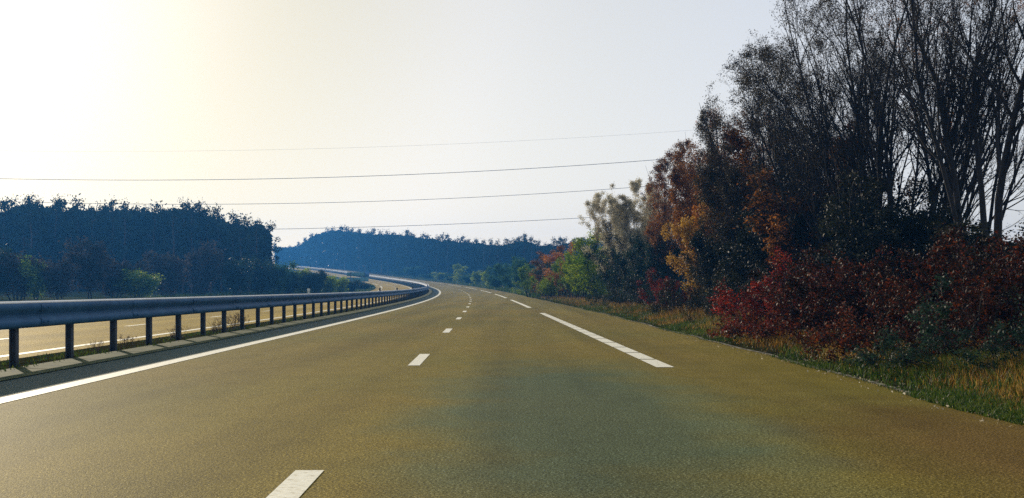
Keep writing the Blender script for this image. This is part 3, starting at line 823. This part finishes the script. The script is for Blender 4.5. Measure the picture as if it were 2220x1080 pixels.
# ------------------------------------------------------------------ pine woods
def pine_proto(seed):
    rng = np.random.default_rng(500 + seed)
    H = 15.0
    n = 9
    x = np.cumsum(rng.normal(size=n) * 0.10); y = np.cumsum(rng.normal(size=n) * 0.10)
    z = np.linspace(-0.3, H * 0.96, n)
    tp = np.stack([x - x[0], y - y[0], z], 1)
    mb = MB(); mb.tube(tp, np.linspace(0.22, 0.05, n), 6, False)
    C = []
    nb = 30
    for i in range(nb):
        t = (i + rng.uniform(0, 1)) / nb
        h = H * (0.20 + 0.78 * t)
        prof = 2.5 * (1 - max(0, (t - 0.45) / 0.55) ** 2.0) ** 0.6 * (0.55 + 0.45 * min(1, t / 0.4))
        a = rng.uniform(0, 6.283); r = prof * rng.uniform(0.35, 1.0)
        c0 = np.array([np.interp(h, z, tp[:, 0]), np.interp(h, z, tp[:, 1]), h - 0.5])
        c = np.array([c0[0] + math.cos(a) * r, c0[1] + math.sin(a) * r, h + rng.uniform(-0.2, 0.3)])
        mb.tube([c0, (c0 + c) / 2 + [0, 0, 0.12], c], [0.06, 0.045, 0.02], 3, False)
        m = int(rng.uniform(44, 74))
        q = rot_noise(m, rng) * rng.uniform(0.3, 1.0, m)[:, None] ** 0.5
        q *= np.array([0.85, 0.85, 0.60]) * rng.uniform(0.75, 1.25)
        C.append(c + q)
    C.append(np.array([tp[-1, 0], tp[-1, 1], H]) + rng.normal(size=(40, 3)) * [0.55, 0.55, 0.40])
    C = np.concatenate(C)
    return mb.mesh('trunk', M_PINEBARK, True), leaves_mesh('crown', C, rng, 0.50, LEAF['pine'], 0.42, 0.55)
PINES = [pine_proto(s) for s in range(6)]
ONES = ['', 'first', 'second', 'third', 'fourth', 'fifth', 'sixth', 'seventh', 'eighth', 'ninth', 'tenth', 'eleventh', 'twelfth', 'thirteenth',
        'fourteenth', 'fifteenth', 'sixteenth', 'seventeenth', 'eighteenth', 'nineteenth']
TENS = {2: 'twent', 3: 'thirt', 4: 'fort', 5: 'fift', 6: 'sixt'}
def ordinal(n):
    if n < 20: return ONES[n]
    return TENS[n // 10] + 'ieth' if n % 10 == 0 else TENS[n // 10] + 'y-' + ONES[n % 10]
prng = random.Random(7)
def pine(px, Y, top_y, label, group, k):
    p = at_px(px, Y)
    H = CAM_H + (628.0 - top_y) / 2617.0 * Y - p[2]
    s = H / 15.35
    t = thing('pine_tree', label, 'tree', p, prng.uniform(0, 6.28), (s * prng.uniform(0.85, 1.15), s * prng.uniform(0.85, 1.15), s), group)
    tr, cr = PINES[k % len(PINES)]
    add('trunk', tr, t); add('crown', cr, t)
near_x = [-20, 0, 60, 130, 200, 290, 380, 440, 480, 505, 540, 565, 583, 596]
near_y = [445, 442, 424, 433, 440, 436, 438, 446, 455, 470, 474, 466, 480, 505]
xs = np.arange(-12, 588, 20.5)
for n, x in enumerate(xs):
    xx = x + prng.uniform(-6, 6)
    pine(xx, 208 + prng.uniform(-6, 10), float(np.interp(xx, near_x, near_y)) + prng.uniform(-9, 13),
         f'dark hazy pine, {ordinal(n + 1)} from the left along the skyline of the near wood', 'pines of the near wood on the left', n * 5 + n // 3)
far_x = [598, 625, 650, 668, 690, 730, 800, 870, 920, 1000, 1080, 1110, 1140, 1165, 1200, 1260, 1300, 1340]
far_y = [528, 530, 527, 512, 499, 491, 497, 500, 507, 514, 521, 517, 510, 522, 520, 510, 512, 512]
far_Yx = [598, 650, 668, 800, 900, 1000, 1100, 1200, 1340]
far_YY = [760, 740, 700, 560, 470, 400, 350, 310, 270]
xs = np.arange(600, 1330, 15.0)
for n, x in enumerate(xs):
    xx = x + prng.uniform(-4, 4)
    pine(xx, float(np.interp(xx, far_Yx, far_YY)) + prng.uniform(-8, 12), float(np.interp(xx, far_x, far_y)) + prng.uniform(-4, 7),
         f'small blue pine, {ordinal(n + 1)} from the left along the skyline of the distant wood', 'pines of the distant wood', n * 5 + n // 4)

def wood_mass(name, label, pxs, Yf, topf, depth, n, size, seed, drop):
    """the wood behind its front row: uncountable foliage filling the depth under the crowns"""
    rng = np.random.default_rng(seed)
    px = rng.uniform(pxs[0], pxs[1], n)
    Y = Yf(px) + rng.uniform(2, depth, n)
    X = (px - 1110) / 2617 * Y
    g, _, _ = ground_z(X, Y)
    top = CAM_H + (628 - topf(px)) / 2617 * Y
    u = 1 - rng.uniform(0, 1, n) ** 1.4
    z = g + (top - drop - g) * u * (0.86 + 0.14 * vnoise(X * 0.5, Y * 0.3, seed))
    C = np.stack([X, Y, z], 1)
    o = add(name, leaves_mesh(name, C, rng, size, LEAF['pine'], 0.6, 0.3), kind='stuff', label=label, category='wood')
wood_mass('near_woodland', 'dark massed pine foliage filling the near wood on the left', (-60, 586), lambda p: 210 + 0 * p, lambda p: np.interp(p, near_x, near_y), 30, 42000, 1.35, 3, 1.5)
wood_mass('distant_woodland', 'blue massed pine foliage filling the distant wood', (596, 1345), lambda p: np.interp(p, far_Yx, far_YY), lambda p: np.interp(p, far_x, far_y), 40, 64000, 1.7, 4, 1.7)

# ------------------------------------------------------------------ grass, litter
def blades(name, Pts, h, rng, mat, w=0.012, lean=0.35, label=None):
    n = len(Pts)
    a = rng.uniform(0, 6.283, n)
    side = np.stack([np.cos(a), np.sin(a), a * 0], 1)
    b = rng.uniform(0, 6.283, n); ln = rng.uniform(0.05, lean, n) * h
    tip = Pts + np.stack([np.cos(b) * ln, np.sin(b) * ln, h], 1)
    mid = Pts + np.stack([np.cos(b) * ln * 0.3, np.sin(b) * ln * 0.3, h * 0.55], 1)
    ww = (w * rng.uniform(0.6, 1.4, n))[:, None]
    V = np.stack([Pts - side * ww, Pts + side * ww, mid + side * ww * 0.7, mid - side * ww * 0.7, tip], 1).reshape(-1, 3)
    i = np.arange(n)[:, None] * 5
    me = mesh_np(name, V, [i + np.array([[0, 1, 2, 3]]), i + np.array([[3, 2, 4]])], mat)
    return add(name, me, kind='stuff', label=label, category='grass')
rng = np.random.default_rng(77)
def scatter(n, y0, y1, dl, dr, power=1.0):
    """random course points, denser near the camera"""
    u = rng.uniform(0, 1, n)
    Y = 1 / (1 / y0 + u * (1 / y1 - 1 / y0)) if power else y0 + u * (y1 - y0)
    a = dl(Y) if callable(dl) else dl; b = dr(Y) if callable(dr) else dr
    d = a + rng.uniform(0, 1, n) * (b - a)
    return Y, d
# dry tall grass further from the road, green short grass by its edge
Y, d = scatter(170000, 9, 170, lambda Y: redge(Y) + 0.25, lambda Y: redge(Y) + 3.8)
e = d - redge(Y)
dens = vnoise(Y * 0.9, d * 1.1, 21)
keep = (dens > rng.uniform(0.1, 0.75, len(Y))) & (rng.uniform(0, 1, len(Y)) < np.clip((e - 0.1) / 0.8, 0.05, 1))
Y, d, e = Y[keep], d[keep], e[keep]
h = np.clip(e * 0.20, 0.06, 0.30) * rng.uniform(0.5, 1.25, len(Y)) * (0.55 + 0.9 * vnoise(Y * 0.6, d * 0.8, 5))
blades('dry_grass', RP(Y, d, -0.02), h, rng, M_DRY, 0.008, 0.5, 'tall dry yellow orange grass along the right verge')
Y, d = scatter(120000, 9, 200, lambda Y: redge(Y) - 0.10, lambda Y: redge(Y) + 2.4)
e = d - redge(Y)
keep = vnoise(Y * 0.7, d * 0.9, 31) > rng.uniform(0.1, 0.8, len(Y))
Y, d, e = Y[keep], d[keep], e[keep]
h = np.clip(0.06 + e * 0.12, 0.05, 0.24) * rng.uniform(0.5, 1.3, len(Y)) * (0.5 + 1.0 * vnoise(Y * 0.5, d, 8))
blades('green_grass', RP(Y, d, -0.02), h, rng, M_GRASS, 0.008, 0.6, 'short green grass at the edge of the hard shoulder')
Y, d = scatter(14000, 9, 140, -7.3, -5.2)
keep = vnoise(Y * 0.8, d * 1.2, 41) > rng.uniform(0.3, 0.8, len(Y))
Y, d = Y[keep], d[keep]
blades('reservation_grass', RP(Y, d, -0.02), rng.uniform(0.03, 0.10, len(Y)), rng, M_GRASS, 0.008, 0.7, 'thin grass growing under the guardrail')
Y, d = scatter(60000, 60, 320, -40, -15.8)
blades('embankment_grass', RP(Y, d, -0.05), rng.uniform(0.2, 0.55, len(Y)), rng, M_GRASS, 0.05, 0.6, 'rough green grass on the left embankment')
Y, d = scatter(40000, 120, 500, lambda Y: redge(Y) + 0.1, lambda Y: redge(Y) + 16)
blades('bend_grass', RP(Y, d, -0.05), rng.uniform(0.2, 0.6, len(Y)), rng, M_GRASS, 0.06, 0.6, 'rough green grass on the outside of the bend')
Y, d = scatter(450, 9, 120, lambda Y: redge(Y) - 0.35, lambda Y: redge(Y) + 0.6)
C = RP(Y, d, 0.02)
add('fallen_leaves', leaves_mesh('fallen_leaves', C, rng, 0.03, M_LITTER, 0.6), kind='stuff', label='pale fallen leaves scattered along the edge of the shoulder', category='leaf litter')

# ------------------------------------------------------------------ sign on the far side of the opposite carriageway (seen from behind)
sx_, sy_ = (776 - 1110) / 2617 * 262, 262.0
sz_ = float(ground_z(np.array([sx_]), np.array([sy_]))[0][0])
sg = thing('road_sign', 'grey green back of a two panel road sign beside the opposite carriageway', 'road sign', (sx_, sy_, sz_), math.radians(8))
def zz(y): return CAM_H + (628 - y) / 2617 * 262 - sz_
m = MB(); m.box((-0.05, 0, (zz(590.5) + zz(598.8)) / 2), (4.7, 0.05, zz(590.5) - zz(598.8))); add('upper_panel', m.mesh('upper_panel', M_SIGN), sg)
m = MB(); m.box((-0.05, 0, (zz(601.8) + zz(610.5)) / 2), (4.7, 0.05, zz(601.8) - zz(610.5))); add('lower_panel', m.mesh('lower_panel', M_SIGN), sg)
m = MB(); m.box((1.95, -0.09, (zz(589.6) + zz(600)) / 2), (0.95, 0.04, zz(589.6) - zz(600))); add('side_panel', m.mesh('side_panel', M_SIGN2), sg)
for xo in (-1.6, 1.35):
    m = MB(); m.box((xo, -0.06 if xo < 0 else 0.09, zz(590.5) / 2 - 0.2), (0.16, 0.06, zz(590.5) + 0.35)); add('post', m.mesh('post', M_POST), sg)
m = MB()
for y in (592, 596.8, 603.5, 608.5): m.box((-0.05, -0.035, zz(y)), (4.6, 0.02, 0.09))
add('stiffener', m.mesh('stiffener', M_SIGN), sg)

# ------------------------------------------------------------------ overhead cables, slung across the whole valley
def cable(pts, Y, r, label):
    """parabola through three photo heights at distance Y"""
    px = np.array([p[0] for p in pts], float); zz_ = np.array([CAM_H + (628 - p[1]) / 2617 * Y for p in pts])
    X = (px - 1110) / 2617 * Y
    c = np.polyfit(X, zz_, 2)
    xs_ = np.linspace(X[0] - 60, X[-1] + 75, 70)
    P = np.stack([xs_, np.full(70, Y), np.polyval(c, xs_)], 1)
    o0 = P[0].copy()
    m = MB(); m.tube(P - o0, r, 6, False)
    o = add('overhead_cable', m.mesh('overhead_cable', M_CABLE, True), None, tuple(o0))
    o['label'] = label; o['category'] = 'cable'; o['group'] = 'overhead power cables'
cable([(0, 327), (740, 321), (1450, 286)], 262, 0.014, 'faint topmost overhead cable, thinnest of the four')
cable([(0, 387.5), (700, 385), (1430, 346)], 255, 0.055, 'second overhead cable from the top, darkest, clear of the near wood')
cable([(440, 443), (900, 433.5), (1350, 408)], 248, 0.045, 'third overhead cable from the top, meeting the near wood skyline')
cable([(590, 497), (900, 489), (1300, 470.5)], 242, 0.045, 'lowest overhead cable, just above the distant wood')

# ------------------------------------------------------------------ haze
hz = MB(); zb, zt = float(_z.min()) - 1.0, 48.0
hz.box((0, 450, (zb + zt) / 2), (870, 1010, zt - zb))
hm = bpy.data.materials.new('haze_air'); hm.use_nodes = True
hn = hm.node_tree.nodes; hn.clear()
ho = hn.new('ShaderNodeOutputMaterial'); hp = hn.new('ShaderNodeVolumePrincipled')
hp.inputs['Color'].default_value = (0.07, 0.36, 1.0, 1)
hp.inputs['Density'].default_value = 0.00043
hp.inputs['Anisotropy'].default_value = 0.42
hm.node_tree.links.new(hp.outputs[0], ho.inputs['Volume'])
try: hm.cycles.homogeneous_volume = True
except Exception: pass
add('haze', hz.mesh('haze', hm), kind='stuff')
